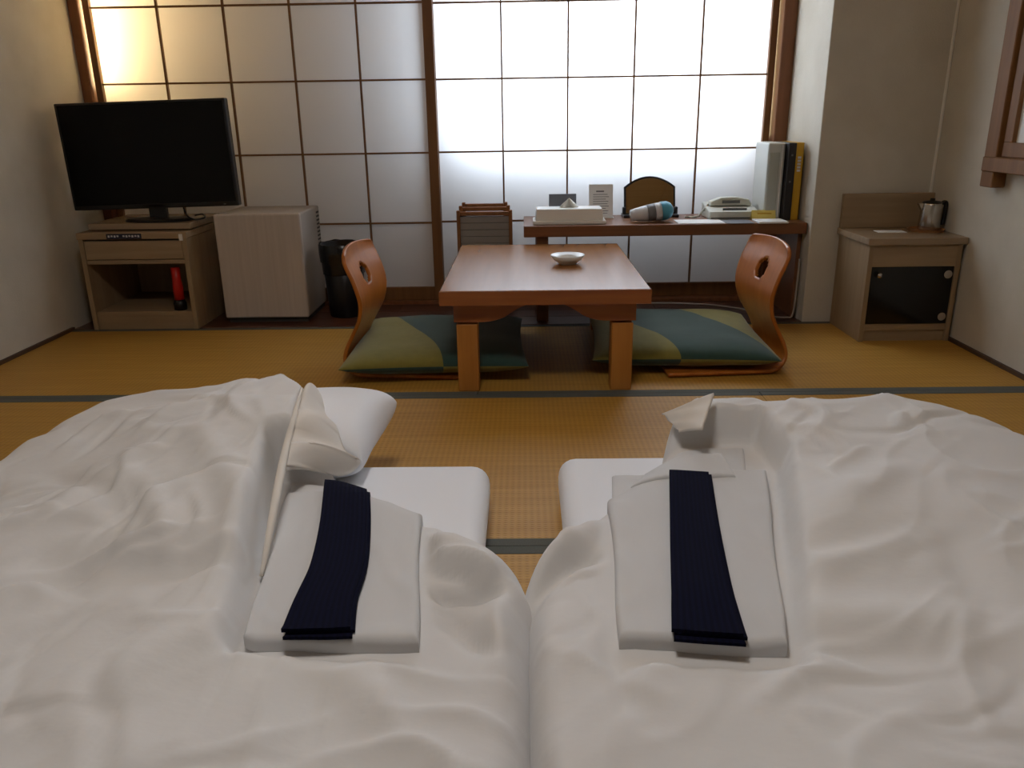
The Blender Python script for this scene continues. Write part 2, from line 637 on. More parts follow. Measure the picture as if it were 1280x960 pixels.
# ceiling lamp behind the camera's upper frame edge
cl = thing('ceiling_lamp', 'round white ceiling lamp over the beds', 'lamp', (-0.20, 0.95, ZC))
link('lamp_base', lathe([(0, 0), (0.24, 0), (0.24, -0.03), (0, -0.03)], 40), M_LAMPBODY, cl)
link('lamp_shade', lathe([(0.25, -0.03), (0.25, -0.06), (0.21, -0.095), (0.1, -0.11), (0, -0.112)], 40),
     emit_mat('lamp_shade_glow', CEIL_COL, 1.6), cl, smooth=True)
area_light('ceiling_lamp_light', (-0.20, 0.95, ZC-0.125), (0, 0, 0), 0.45, 0.45, CEIL_POWER, CEIL_COL, 'DISK').parent = None

# ------------------------------------------------------------------ bedding (height fields laid over the mats)


def seg_dist(px, py, poly, closed):
    """distance, signed side and arc position of points to a polyline"""
    A = np.array(poly)
    B = np.roll(A, -1, 0) if closed else A[1:]
    if not closed:
        A = A[:-1]
    best = np.full(px.shape, 1e9)
    side = np.zeros(px.shape)
    pos = np.zeros(px.shape)
    qx, qy = np.zeros(px.shape), np.zeros(px.shape)
    ln = np.hypot(*(B-A).T)
    cum = np.concatenate([[0], np.cumsum(ln)])
    for i in range(len(A)):
        dx, dy = B[i]-A[i]
        l2 = max(dx*dx+dy*dy, 1e-12)
        t = np.clip(((px-A[i][0])*dx + (py-A[i][1])*dy)/l2, 0, 1)
        cx, cy = A[i][0]+t*dx, A[i][1]+t*dy
        d = np.hypot(px-cx, py-cy)
        m = d < best
        best = np.where(m, d, best)
        side = np.where(m, np.sign(dx*(py-A[i][1]) - dy*(px-A[i][0])), side)
        pos = np.where(m, (cum[i]+t*ln[i])/cum[-1], pos)
        qx, qy = np.where(m, cx, qx), np.where(m, cy, qy)
    return best, side, pos, qx, qy


def inside(px, py, poly):
    c = np.zeros(px.shape, bool)
    n = len(poly)
    for i in range(n):
        x0, y0 = poly[i]
        x1, y1 = poly[(i+1) % n]
        if y0 == y1:
            continue
        cond = ((y0 > py) != (y1 > py)) & (px < (x1-x0)*(py-y0)/(y1-y0)+x0)
        c ^= cond
    return c


class Field:
    def __init__(self, x0, x1, y0, y1, step):
        self.x0, self.y0, self.step = x0, y0, step
        self.nx, self.ny = int((x1-x0)/step)+1, int((y1-y0)/step)+1
        self.X, self.Y = np.meshgrid(x0+np.arange(self.nx)*step, y0+np.arange(self.ny)*step, indexing='ij')
        self.Z = np.zeros_like(self.X)

    def sample(self, x, y):
        u = min(max((x-self.x0)/self.step, 0), self.nx-1.001)
        v = min(max((y-self.y0)/self.step, 0), self.ny-1.001)
        i, j = int(u), int(v)
        a, b = u-i, v-j
        Z = self.Z
        return (Z[i, j]*(1-a)+Z[i+1, j]*a)*(1-b) + (Z[i, j+1]*(1-a)+Z[i+1, j+1]*a)*b


def smoothstep(e0, e1, x):
    t = np.clip((x-e0)/(e1-e0), 0, 1)
    return t*t*(3-2*t)


def make_duvet(name, label, outline, ctrl, ridges, steps, edge_w, seed, flat, creases, tight):
    out = [tuple(p) for p in smooth_line(outline, 8, True)]
    xs, ys = [p[0] for p in out], [p[1] for p in out]
    fld = Field(min(xs)-0.03, max(xs)+0.03, min(ys)-0.03, max(ys)+0.03, 0.0075)
    X, Y = fld.X, fld.Y
    # body height: gaussian weighted control heights
    num, den = np.zeros_like(X), np.full_like(X, 1e-9)
    for (a, b, z) in ctrl:
        p = at(a, b, z) if abs(b) > 20 else Vector((a, b, z))
        w = np.exp(-((X-p.x)**2+(Y-p.y)**2)/(2*0.13**2)) + 1e-4/(0.05+(X-p.x)**2+(Y-p.y)**2)
        num += w*z
        den += w
    Z = num/den
    for (pts, amp, w) in ridges:
        pl = [tuple(q[:2]) for q in smooth_line([tuple(at(*p))[:2] for p in pts], 6)]
        d, s, t, _, _ = seg_dist(X, Y, pl, False)
        taper = np.clip(np.sin(np.clip(t, 0.02, 0.98)*PI), 0, 1)**0.5
        Z = Z + amp*np.exp(-(d/w)**2)*taper
    for (pts, amp, w, reach) in steps:      # a sharp hem: higher on the left of the line
        pl = [tuple(q[:2]) for q in smooth_line([tuple(at(*p))[:2] for p in pts], 6)]
        d, s, t, _, _ = seg_dist(X, Y, pl, False)
        sd = d*s
        Z = Z + amp*(smoothstep(-w, w, sd))*np.exp(-(np.maximum(sd, 0)/reach)**2)*np.clip(np.sin(np.clip(t, 0.03, 0.97)*PI), 0, 1)**0.4
    # many short creases running along the pull of the cloth
    rnd = random.Random(int(seed*10))
    for (bx0, bx1, by0, by1, ang, spread, count, amp0) in creases:
        for _ in range(count):
            cx, cy = rnd.uniform(bx0, bx1), rnd.uniform(by0, by1)
            an = math.radians(ang+rnd.gauss(0, spread))
            ln = rnd.uniform(0.12, 0.36)
            bend = rnd.gauss(0, 0.18)*ln
            ex, ey = math.cos(an), math.sin(an)
            pl = [tuple(q) for q in smooth_line([(cx-ex*ln/2, cy-ey*ln/2), (cx-ey*bend, cy+ex*bend), (cx+ex*ln/2, cy+ey*ln/2)], 4)]
            w = rnd.uniform(0.007, 0.016)
            i0, i1 = np.searchsorted(X[:, 0], [cx-ln-0.08, cx+ln+0.08])
            j0, j1 = np.searchsorted(Y[0], [cy-ln-0.08, cy+ln+0.08])
            d, sgn, t, _, _ = seg_dist(X[i0:i1, j0:j1], Y[i0:i1, j0:j1], pl, False)
            tp_ = np.sin(np.clip(t, 0, 1)*PI)
            a = amp0*0.85*rnd.uniform(0.4, 1.2)*(1 if rnd.random() < 0.6 else -0.8)
            sd = d*sgn
            # steep on one side, soft on the other, like a real crease
            ww = np.where(sd > 0, w*0.6, w*1.8)
            Z[i0:i1, j0:j1] += a*np.exp(-(d/ww)**2)*tp_
    # wrinkles
    nzv = np.zeros_like(Z)
    for i in range(fld.nx):
        for j in range(fld.ny):
            x, y = X[i, j], Y[i, j]
            q = Vector((x*2.3+seed, y*2.3, seed*1.7))
            wx = noise.noise(q)*0.55
            a = noise.noise(Vector(((x+0.6*y+wx*0.25)*5.2, (y-0.6*x)*2.2, seed)))
            b = noise.noise(Vector(((x-0.9*y+wx*0.2)*9.5, (y+0.9*x)*3.6, seed+9)))
            c = noise.noise(Vector((x*16+wx, y*16, seed+3)))
            r1 = (1-abs(a))**5
            r2 = (1-abs(b))**6
            nzv[i, j] = 0.012*noise.noise(q*1.3) + 0.010*r1 + 0.006*r2*(0.5+0.5*a) + 0.0016*c - 0.008
    Z = Z + nzv
    if flat:
        fq = [tuple(at(p[0], p[1], flat[1]+0.03))[:2] for p in flat[0]]
        d, _, _, _, _ = seg_dist(X, Y, fq, True)
        wgt = np.where(inside(X, Y, fq), 1.0, 1-smoothstep(0.0, 0.035, d))
        Z = Z*(1-wgt) + (flat[1]+0.25*nzv)*wgt
    d, s, t, qx, qy = seg_dist(X, Y, out, True)
    ins = inside(X, Y, out)
    sd = np.where(ins, d, -d)
    ew = np.full_like(X, edge_w)
    for (tx_, ty_, tr_, tw_) in tight:       # places where the edge stands steeper
        g = np.exp(-(((X-tx_)**2+(Y-ty_)**2)/tr_**2)**2)
        ew = ew*(1-g)+tw_*g
    u = np.clip(sd/ew, 0, 1)
    prof = np.sqrt(np.clip(1-(1-u)**2.4, 0, 1))
    Z = np.where(ins, np.maximum(Z, 0.02)*prof, 0.0)
    fld.Z = Z
    bm = bmesh.new()
    idx = {}

    def vert(i, j):
        k = (i, j)
        if k not in idx:
            if ins[i, j]:
                co = (X[i, j], Y[i, j], Z[i, j])
            else:
                co = (qx[i, j], qy[i, j], 0.0)
            idx[k] = bm.verts.new(co)
        return idx[k]
    for i in range(fld.nx-1):
        for j in range(fld.ny-1):
            if ins[i, j] or ins[i+1, j] or ins[i, j+1] or ins[i+1, j+1]:
                try:
                    bm.faces.new((vert(i, j), vert(i+1, j), vert(i+1, j+1), vert(i, j+1)))
                except ValueError:
                    pass
    t = thing(name, label, 'duvet', (0, 0, 0))
    o = link('cover', bm, M_DUVET, t, smooth=True)
    return t, fld


def slab(name, m, quad, support, thick, parent, nu=26, nv=40, sag=0.0, round_w=0.012, bow=None, lift=0.0, uvs=(1.0, 1.0)):
    """a soft folded sheet: quad = corners (tl, tr, br, bl) as plan points, laid on support(x, y)"""
    tl, tr, br, bl = [Vector((p[0], p[1])) for p in quad]
    w = (tr-tl).length
    h = (bl-tl).length
    bm = bmesh.new()
    uv = bm.loops.layers.uv.new('UVMap')
    top, bot = {}, {}
    for i in range(nu+1):
        for j in range(nv+1):
            # cluster towards the borders so that the rounded edge is resolved
            a = 0.5-0.5*math.cos(PI*i/nu) if nu > 3 else i/nu
            b = 0.5-0.5*math.cos(PI*j/nv)
            p = (tl*(1-a)+tr*a)*(1-b) + (bl*(1-a)+br*a)*b
            if bow:
                p = p + Vector(bow(a, b))
            dd = min(a*w, (1-a)*w, b*h, (1-b)*h)
            u = min(dd/round_w, 1)
            e = math.sqrt(max(0, 1-(1-u)**2))
            s = support(p.x, p.y)
            wob = 0.0022*noise.noise(Vector((p.x*16, p.y*7, thick*50)))+0.0028*max(0, 1-abs(noise.noise(Vector(((p.x+p.y*0.5)*9, (p.y-p.x*0.4)*5, thick*90))))*5)
            top[i, j] = (bm.verts.new((p.x, p.y, s+lift+thick*(0.45+0.55*e)+wob)), a, b)
            bot[i, j] = (bm.verts.new((p.x, p.y, s+lift-0.010+thick*0.35*(1-e))), a, b)

    def quadf(vs):
        f = bm.faces.new([v[0] for v in vs])
        for lp, v in zip(f.loops, vs):
            lp[uv].uv = (v[1]*uvs[0], v[2]*uvs[1])
    for i in range(nu):
        for j in range(nv):
            quadf([top[i, j], top[i+1, j], top[i+1, j+1], top[i, j+1]])
            quadf([bot[i, j], bot[i, j+1], bot[i+1, j+1], bot[i+1, j]])
    for i in range(nu):
        quadf([top[i, 0], bot[i, 0], bot[i+1, 0], top[i+1, 0]])
        quadf([top[i, nv], top[i+1, nv], bot[i+1, nv], bot[i, nv]])
    for j in range(nv):
        quadf([top[0, j], top[0, j+1], bot[0, j+1], bot[0, j]])
        quadf([top[nu, j], bot[nu, j], bot[nu, j+1], top[nu, j+1]])
    return link(name, bm, m, parent, smooth=True)


def soft_box(hx, hy, hz, n=26, p=3.0, seed=0.0, wr=0.0, pw=2.0):
    """pillow-like cushion centred on the origin: plan superellipse-square, thin at the border"""
    bm = bmesh.new()
    V = {}
    for side in (1, -1):
        for i in range(n+1):
            for j in range(n+1):
                a, b = -math.cos(PI*i/n), -math.cos(PI*j/n)
                a, b = math.copysign(abs(a)**0.85, a), math.copysign(abs(b)**0.85, b)
                border = i in (0, n) or j in (0, n)
                if border and side == -1:
                    V[side, i, j] = V[1, i, j]
                    continue
                h = ((1-abs(a)**p)*(1-abs(b)**p))**(1.0/pw)
                pin = 1-0.05*(1-abs(a)**2)*abs(b)**3
                pin2 = 1-0.05*(1-abs(b)**2)*abs(a)**3
                x, y, z = a*hx*pin2, b*hy*pin, side*hz*h
                if not border:
                    z += wr*noise.noise(Vector((x*9+seed, y*9, side*3.0)))*h
                V[side, i, j] = bm.verts.new((x, y, z))
    for side in (1, -1):
        for i in range(n):
            for j in range(n):
                bm.faces.new((V[side, i, j], V[side, i+1, j], V[side, i+1, j+1], V[side, i, j+1]))
    return bm


# --- mattresses
MZ = 0.105


def mattress(x0, x1, y1, label):
    t = thing('futon_mattress', label, 'mattress', ((x0+x1)/2, y1-1.0, 0))
    hx = (x1-x0)/2
    bm = box(-hx, hx, -1.0, 1.0, 0, MZ, 0.042, 5)
    link('sheet', bm, M_SHEET, t, smooth=True)
    return t


mattress(-1.10, -0.085, 1.73, 'white sheeted futon mattress under the rumpled duvet on the television side')
mattress(0.075, 1.10, 1.77, 'white sheeted futon mattress under the rumpled duvet on the kettle cabinet side')

# --- pillow beside the television-side duvet
pl = thing('pillow', 'plump white pillow half covered by the duvet hem', 'pillow', (-0.565, 1.765, MZ+0.062))
pl.rotation_euler = (math.radians(3), math.radians(-3), math.radians(-5))
link('pillow_case', soft_box(0.225, 0.165, 0.070, 30, 5.5, 2.0, 0.008, 2.6), M_SHEET, pl, smooth=True)

# --- duvets
left_out = [(-1.10, -0.25), (-1.20, 0.3), (-1.24, 0.8), (-1.23, 1.2), (-1.18, 1.48), (-1.14, 1.67), (-1.03, 1.83), (-0.86, 1.89), (-0.66, 1.87),
            (-0.53, 1.79), (-0.472, 1.70), (-0.44, 1.60), (-0.36, 1.52), (-0.24, 1.44), (-0.12, 1.345), (-0.02, 1.245), (0.018, 1.13), (0.014, 1.0), (0.012, 0.6), (0.012, 0.1), (-0.05, -0.25)]
left_ctrl = [(372, 498, .305), (362, 540, .295), (352, 585, .28), (342, 635, .26), (330, 490, .30), (300, 496, .285), (200, 505, .27), (370, 496, .30), (100, 550, .235), (10, 605, .20), (250, 600, .28), (120, 640, .26), (0, 700, .23),
             (320, 640, .25), (200, 725, .205), (50, 745, .20), (300, 740, .185), (200, 850, .205), (50, 880, .21), (400, 850, .175), (500, 860, .175),
             (600, 860, .16), (440, 700, .155), (430, 620, .165), (500, 640, .15), (560, 700, .16), (610, 770, .165), (400, 560, .24),
             (-0.3, 0.4, .19), (-0.9, 0.4, .21), (-0.3, 0.0, .18), (-0.9, 0.0, .2), (-1.1, 0.7, .2)]
left_ridges = [
    ([(525, 672, .18), (580, 690, .18), (632, 722, .17)], 0.045, 0.04),
    ([(525, 745, .15), (560, 752, .15), (605, 752, .15), (628, 742, .15)], -0.038, 0.016),
    ([(530, 702, .17), (572, 708, .17), (625, 730, .16)], 0.016, 0.011),
    ([(530, 722, .16), (565, 728, .16), (600, 738, .16)], -0.014, 0.010),
    ([(545, 765, .15), (590, 800, .15), (628, 838, .15)], -0.022, 0.018),
    ([(628, 745, .17), (622, 790, .17), (632, 840, .17)], 0.022, 0.02),
    ([(300, 782, .2), (220, 812, .2), (120, 865, .2), (30, 905, .2)], 0.020, 0.045),
    ([(320, 720, .2), (220, 722, .2), (110, 712, .21), (10, 725, .21)], -0.020, 0.05),
    ([(105, 705, .24), (170, 670, .25), (240, 610, .26)], 0.014, 0.025),
    ([(175, 590, .26), (200, 640, .26), (215, 700, .23)], 0.013, 0.022),
    ([(60, 590, .23), (130, 610, .25), (160, 650, .25)], -0.013, 0.022),
    ([(250, 540, .28), (290, 600, .27), (310, 660, .25)], 0.012, 0.03),
    ([(10, 660, .22), (60, 640, .24), (110, 600, .25)], 0.016, 0.03),
    ([(60, 690, .22), (90, 740, .21), (60, 800, .2)], -0.012, 0.03),
    ([(230, 700, .22), (280, 690, .22), (320, 690, .22)], 0.012, 0.02),
    ([(380, 830, .17), (450, 860, .17), (480, 905, .17)], 0.013, 0.03),
    ([(150, 830, .2), (120, 870, .2), (140, 905, .2)], -0.010, 0.02),
    ([(404, 515, .26), (412, 545, .24), (430, 580, .2)], 0.018, 0.014),
    ([(388, 515, .26), (392, 555, .24), (404, 595, .2)], -0.016, 0.010),
]
left_steps = [([(376, 484, .31), (362, 545, .29), (346, 610, .27), (333, 680, .24), (324, 735, .2)][::-1], 0.045, 0.012, 0.16)]
duvL, FL = make_duvet('duvet', 'rumpled cream white duvet with turned hem beside the plump pillow', left_out, left_ctrl, left_ridges, left_steps, 0.12, 3.1,
                       ([(354, 588), (480, 574), (528, 604), (526, 800), (300, 800)], 0.165),
                       [(-1.1, -0.5, 1.0, 1.75, 60, 30, 44, 0.014), (-1.0, -0.1, 0.6, 1.05, 25, 35, 26, 0.009), (-0.25, -0.03, 0.8, 1.3, -35, 25, 10, 0.010), (-1.1, -0.6, 0.6, 1.2, 30, 30, 22, 0.013)],
                       [(-0.50, 1.74, 0.20, 0.035), (0.0, 1.17, 0.12, 0.075), (0.0, 0.95, 0.16, 0.07), (0.0, 0.7, 0.16, 0.07), (0.0, 0.4, 0.2, 0.07)])

right_out = [(1.10, -0.25), (1.20, 0.3), (1.24, 0.8), (1.22, 1.25), (1.16, 1.48), (1.09, 1.64), (0.98, 1.75), (0.83, 1.81), (0.60, 1.78), (0.43, 1.79),
             (0.345, 1.755), (0.295, 1.67), (0.23, 1.57), (0.13, 1.44), (0.018, 1.28), (-0.02, 1.14), (-0.010, 1.0), (-0.008, 0.6), (-0.008, 0.1), (0.05, -0.25)]
right_ctrl = [(862, 508, .255), (846, 538, .21), (890, 500, .27), (950, 505, .27), (1040, 503, .28), (1120, 503, .275), (1200, 535, .25), (1270, 580, .22), (1000, 600, .255), (1150, 620, .265),
              (1270, 680, .24), (1000, 720, .195), (1150, 740, .215), (1270, 800, .21), (850, 860, .18), (700, 860, .18), (1000, 860, .185), (1150, 880, .2),
              (850, 700, .155), (850, 620, .165), (880, 560, .2), (740, 660, .15), (690, 770, .175), (720, 720, .15),
              (0.3, 0.4, .19), (0.9, 0.4, .21), (0.3, 0.0, .18), (0.9, 0.0, .2), (1.1, 0.7, .2)]
right_ridges = [
    ([(765, 630, .18), (715, 662, .18), (668, 705, .17), (640, 735, .16)], 0.045, 0.04),
    ([(765, 704, .15), (715, 706, .15), (680, 728, .15), (645, 758, .15)], -0.045, 0.02),
    ([(893, 492, .28), (888, 530, .27), (876, 560, .24)], 0.022, 0.018),
    ([(870, 500, .25), (862, 530, .24), (850, 556, .2)], 0.016, 0.016),
    ([(975, 722, .2), (1050, 690, .22), (1140, 655, .24)], 0.014, 0.03),
    ([(985, 650, .22), (1060, 610, .25), (1150, 570, .26)], 0.012, 0.035),
    ([(1010, 700, .2), (1080, 670, .23), (1160, 640, .25)], -0.012, 0.03),
    ([(985, 800, .19), (1080, 800, .2), (1200, 805, .21)], -0.010, 0.04),
    ([(1000, 780, .19), (1100, 770, .2), (1250, 790, .2)], 0.012, 0.045),
    ([(780, 815, .17), (775, 850, .17), (800, 905, .17)], -0.012, 0.022),
    ([(950, 880, .18), (1000, 845, .18), (1050, 835, .19)], 0.012, 0.018),
    ([(1180, 640, .26), (1210, 700, .24), (1230, 760, .22)], -0.011, 0.03),
    ([(700, 740, .17), (670, 800, .17), (668, 880, .17)], 0.014, 0.03),
    ([(700, 800, .17), (705, 850, .17), (690, 905, .17)], -0.012, 0.025),
]
right_steps = []
duvR, FR = make_duvet('duvet', 'rumpled cream white duvet spread on the futon beside the kettle cabinet', right_out, right_ctrl, right_ridges, right_steps, 0.12, 7.7,
                       ([(756, 545), (940, 542), (970, 575), (992, 810), (766, 804)], 0.165),
                       [(0.5, 1.1, 1.0, 1.7, 35, 25, 24, 0.009), (0.1, 1.0, 0.6, 1.0, 20, 40, 26, 0.009), (0.03, 0.3, 0.9, 1.4, 50, 25, 9, 0.010), (0.38, 0.6, 1.4, 1.75, 80, 20, 8, 0.010)],
                       [(0.40, 1.76, 0.17, 0.04), (0.0, 1.17, 0.12, 0.075), (0.0, 0.95, 0.16, 0.07), (0.0, 0.7, 0.16, 0.07), (0.0, 0.4, 0.2, 0.07)])
# the corner flap and hem of each cover


def mattress_top(x, y):
    return MZ if (-1.10 < x < -0.085 and y < 1.73) or (0.075 < x < 1.10 and y < 1.77) else 0.0


def blur_support(field):
    def f(x, y):
        tot = 0.0
        for dx in (-0.02, 0, 0.02):
            for dy in (-0.02, 0, 0.02):
                tot += max(field.sample(x+dx, y+dy), mattress_top(x+dx, y+dy))
        return tot/9
    return f



# the turned hem of the television-side cover: a rolled edge with pleated cloth falling from it
hem_px = [(377, 486, .312), (369, 516, .306), (360, 550, .298), (351, 590, .285), (342, 638, .262), (334, 682, .235), (327, 720, .205)]
hp = []
for q in smooth_line(hem_px, 5):
    z = q[2]
    for _ in range(12):                       # rest the hem on the cover, never under it
        v = at(q[0], q[1], z)
        z = max(z*0.5+0.5*(FL.sample(v.x-0.006, v.y)+0.004), q[2]-0.03)
    hp.append(at(q[0], q[1], z))
for _ in range(3):
    hp = [hp[0]]+[(hp[k-1]+hp[k]*2+hp[k+1])/4 for k in range(1, len(hp)-1)]+[hp[-1]]
link('hem', tube(hp, [0.008*(0.35+0.65*math.sin(PI*min(max(k/(len(hp)-1), 0.06), 0.94))) for k in range(len(hp))], 8), M_HEM, duvL, smooth=True)
end_px = [(402, 497, .235), (410, 515, .232), (421, 533, .225), (428, 554, .21), (442, 570, .19), (450, 582, .165), (425, 592, .155), (385, 594, .155)]
ends = [at(*p) for p in end_px]
e2 = [Vector(q) for q in smooth_line([tuple(v) for v in ends], 8)]
s2 = [Vector(q) for q in smooth_line([tuple(hp[k]) for k in (0, 3, 6, 9, 12, 15)], 11)]
s2 = [v+Vector((0.004, 0.0, -0.002)) for v in s2]
nn = 60
fb_ = bmesh.new()
grid = []
for i in range(nn+1):
    a = s2[round(i/nn*(len(s2)-1))]
    b = e2[round(i/nn*(len(e2)-1))]
    row = []
    for j in range(15):
        t = j/14
        p = a.lerp(b, t)
        bulge = 0.034*math.sin(t**0.8*PI)*(1-0.75*i/nn)
        pleat = 0.0095*math.sin(i/nn*19+t*1.5)*math.sin(t*PI*0.7+0.15)
        row.append(fb_.verts.new((p.x, p.y, p.z+bulge*0.6+pleat)))
    grid.append(row)
for i in range(nn):
    for j in range(14):
        fb_.faces.new((grid[i][j], grid[i+1][j], grid[i+1][j+1], grid[i][j+1]))
fo = link('turned_edge', fb_, M_HEM, duvL, smooth=True)
fo.modifiers.new('thickness', 'SOLIDIFY').thickness = 0.004
# the corner flap of the kettle-side cover
fb_ = bmesh.new()
A, B, Cc = [(892, 491, .285), (858, 505, .262), (827, 516, .240)], [(884, 512, .268), (860, 520, .245), (838, 528, .222)], [(876, 536, .25), (860, 536, .228), (848, 538, .212)]
gr = [[at(*p) for p in r] for r in (A, B, Cc)]
cols = [[Vector(q) for q in smooth_line([tuple(gr[r][c]) for c in range(3)], 8)] for r in range(3)]
gv = []
for k in range(17):
    col_ = smooth_line([tuple(cols[r][k]) for r in range(3)], 7)
    gv.append([fb_.verts.new((q[0], q[1], q[2]+0.002*math.sin(j*1.1+k*0.3))) for j, q in enumerate(col_)])
for k in range(16):
    for j in range(len(gv[0])-1):
        fb_.faces.new((gv[k][j], gv[k+1][j], gv[k+1][j+1], gv[k][j+1]))
link('corner_flap', fb_, M_HEM, duvR, smooth=True).modifiers.new('thickness', 'SOLIDIFY').thickness = 0.006

SL, SR = blur_support(FL), blur_support(FR)

# --- folded cotton robes and sashes


def plan(p, z):
    v = at(p[0], p[1], z)
    return (v.x, v.y)


def robe(name, label, body, back, collar, S, zb, group=None):
    t = thing(name, label, 'robe', (0, 0, 0), group=group)
    slab('back_layer', M_YUKATA, [plan(p, zb) for p in back], S, 0.013, t, 20, 26, uvs=(1, 1))
    slab('body', M_YUKATA, [plan(p, zb) for p in body], S, 0.020, t, 36, 56, lift=0.004, round_w=0.010, uvs=(1, 1),
         bow=lambda a, b: (0.004*math.sin(b*9)*(a-0.5), 0.004*math.sin(a*7)*(b-0.5)))
    for q in collar:
        slab('collar', M_YUKATA, [plan(p, zb) for p in q], S, 0.009, t, 18, 12, lift=0.021, round_w=0.005)
    return t


ZB = 0.19
robe('folded_yukata', 'folded pale grey cotton robe lying against the turned duvet hem', [(358, 612), (526, 606), (522, 797), (305, 797)],
     [(364, 598), (470, 584), (505, 640), (352, 650)], [], SL, ZB)
robe('folded_yukata', 'folded pale grey cotton robe with trapezoid collar showing', [(760, 592), (958, 584), (985, 802), (775, 793)],
     [(766, 556), (930, 553), (940, 640), (768, 640)], [[(806, 570), (902, 568), (920, 596), (788, 598)]], SR, ZB)


def obi(label, path, wid, S, tail):
    t = thing('folded_obi', label, 'sash', (0, 0, 0))
    layers = ((0.001, 0.0, 1.0, 0.004), (0.004, 0.0045, 0.985, 0.004), (-0.002, 0.009, 0.96, 0.005))
    for k, (off, lift, ln, th) in enumerate(layers):
        ps = smooth_line([plan(p, ZB+0.03) for p in path], 6)
        ps = ps[:max(3, int(len(ps)*ln))]
        n = len(ps)-1
        bm = bmesh.new()
        uv = bm.loops.layers.uv.new('UVMap')
        rows_ = []
        nw = 8
        for i, p in enumerate(ps):
            q0, q1 = ps[max(i-1, 0)], ps[min(i+1, n)]
            tx, ty = (q1-q0)/np.hypot(*(q1-q0))
            nx, ny = -ty, tx
            w = float(np.interp(i/n, np.linspace(0, 1, len(wid)), wid))
            row = []
            for j in range(nw+1):
                a = j/nw
                s = (a-0.5)*w+off
                x, y = p[0]-nx*s*-1, p[1]-ny*s*-1
                z = S(x, y)+0.025+lift
                row.append((bm.verts.new((x, y, z+th)), bm.verts.new((x, y, z-0.001)), a, i/n))
            rows_.append(row)

        def qf(vs, uvs_):
            f = bm.faces.new(vs)
            for lp, u_ in zip(f.loops, uvs_):
                lp[uv].uv = u_
        for i in range(n):
            for j in range(nw):
                A, B, C, D = rows_[i][j], rows_[i][j+1], rows_[i+1][j+1], rows_[i+1][j]
                us = [(q[2], q[3]) for q in (A, B, C, D)]
                qf([A[0], B[0], C[0], D[0]], us)
                qf([A[1], D[1], C[1], B[1]], us)
            for j in (0, nw):
                A, D = rows_[i][j], rows_[i+1][j]
                qf([A[0], D[0], D[1], A[1]], [(0, 0)]*4)
        for i in (0, n):
            for j in range(nw):
                A, B = rows_[i][j], rows_[i][j+1]
                qf([A[0], B[0], B[1], A[1]], [(A[2], 0), (B[2], 0), (B[2], .1), (A[2], .1)])
        link('sash_layer', bm, M_OBI, t)
    return t


obi('navy blue folded sash curving to one side on the robe by the hem', [(432, 585), (430, 636), (422, 690), (405, 735), (394, 778)], (0.080, 0.082, 0.084, 0.085, 0.094), SL, True)
obi('navy blue folded sash lying straight on the collared robe', [(863, 578), (868, 636), (874, 690), (880, 735), (888, 781)], (0.076, 0.078, 0.082, 0.086, 0.096), SR, False)

# ------------------------------------------------------------------ low table
tb = thing('low_table', 'low wooden table with thick glossy top and bracket aprons', 'table', (0.064, 2.975, 0))
TX, TY, TZ = 0.336, 0.485, 0.352
link('table_top', box(-TX, TX, -TY, TY, TZ-0.046, TZ, 0.004, 2), M_TABLE, tb)
for sy in (-1, 1):
    link('edge_band', box(-TX-0.0005, TX+0.0005, min(sy*TY, sy*(TY+0.0012)), max(sy*TY, sy*(TY+0.0012)), TZ-0.0465, TZ-0.002), M_TABLE_SIDE, tb)
for sx in (-1, 1):
    for sy in (-1, 1):
        link('leg', box(sx*0.254-0.035, sx*0.254+0.035, sy*(TY-0.085)-0.035, sy*(TY-0.085)+0.035, 0, TZ-0.12, 0.003, 1), M_LEG, tb)
        # bracket apron, scalloped underside rising to the middle
        pts = [(0.296, TZ-0.046), (0.296, TZ-0.112), (0.215, TZ-0.112)]
        for k in range(9):
            a = k/8
            pts.append((0.215-0.085*a, TZ-0.112+0.012*math.sin(a*PI)*-0.4+0.016*a))
        for k in range(1, 9):
            a = k/8
            pts.append((0.13-0.105*a, TZ-0.096+0.046*math.sin(a*PI/2)))
        poly = [(sx*u, v) for u, v in pts]
        y0 = sy*(TY-0.045)
        link('apron', prism(poly, y0, y0-sy*0.022, 'XZ'), M_TABLE_SIDE, tb)
    link('side_apron', box(sx*0.296-0.011*sx-0.011, sx*0.296-0.011*sx+0.011, -TY+0.067, TY-0.067, TZ-0.11, TZ-0.046), M_TABLE_SIDE, tb)

ash = thing('dish', 'small glazed white dish on the low table', 'dish', (0.160, 2.965, TZ))
link('bowl', lathe([(0, 0.0), (0.034, 0.0), (0.036, 0.006), (0.05, 0.014), (0.064, 0.034), (0.061, 0.035), (0.046, 0.018), (0.03, 0.010), (0, 0.009)], 40), M_CERAMIC, ash, smooth=True)

# ------------------------------------------------------------------ legless chairs and cushions


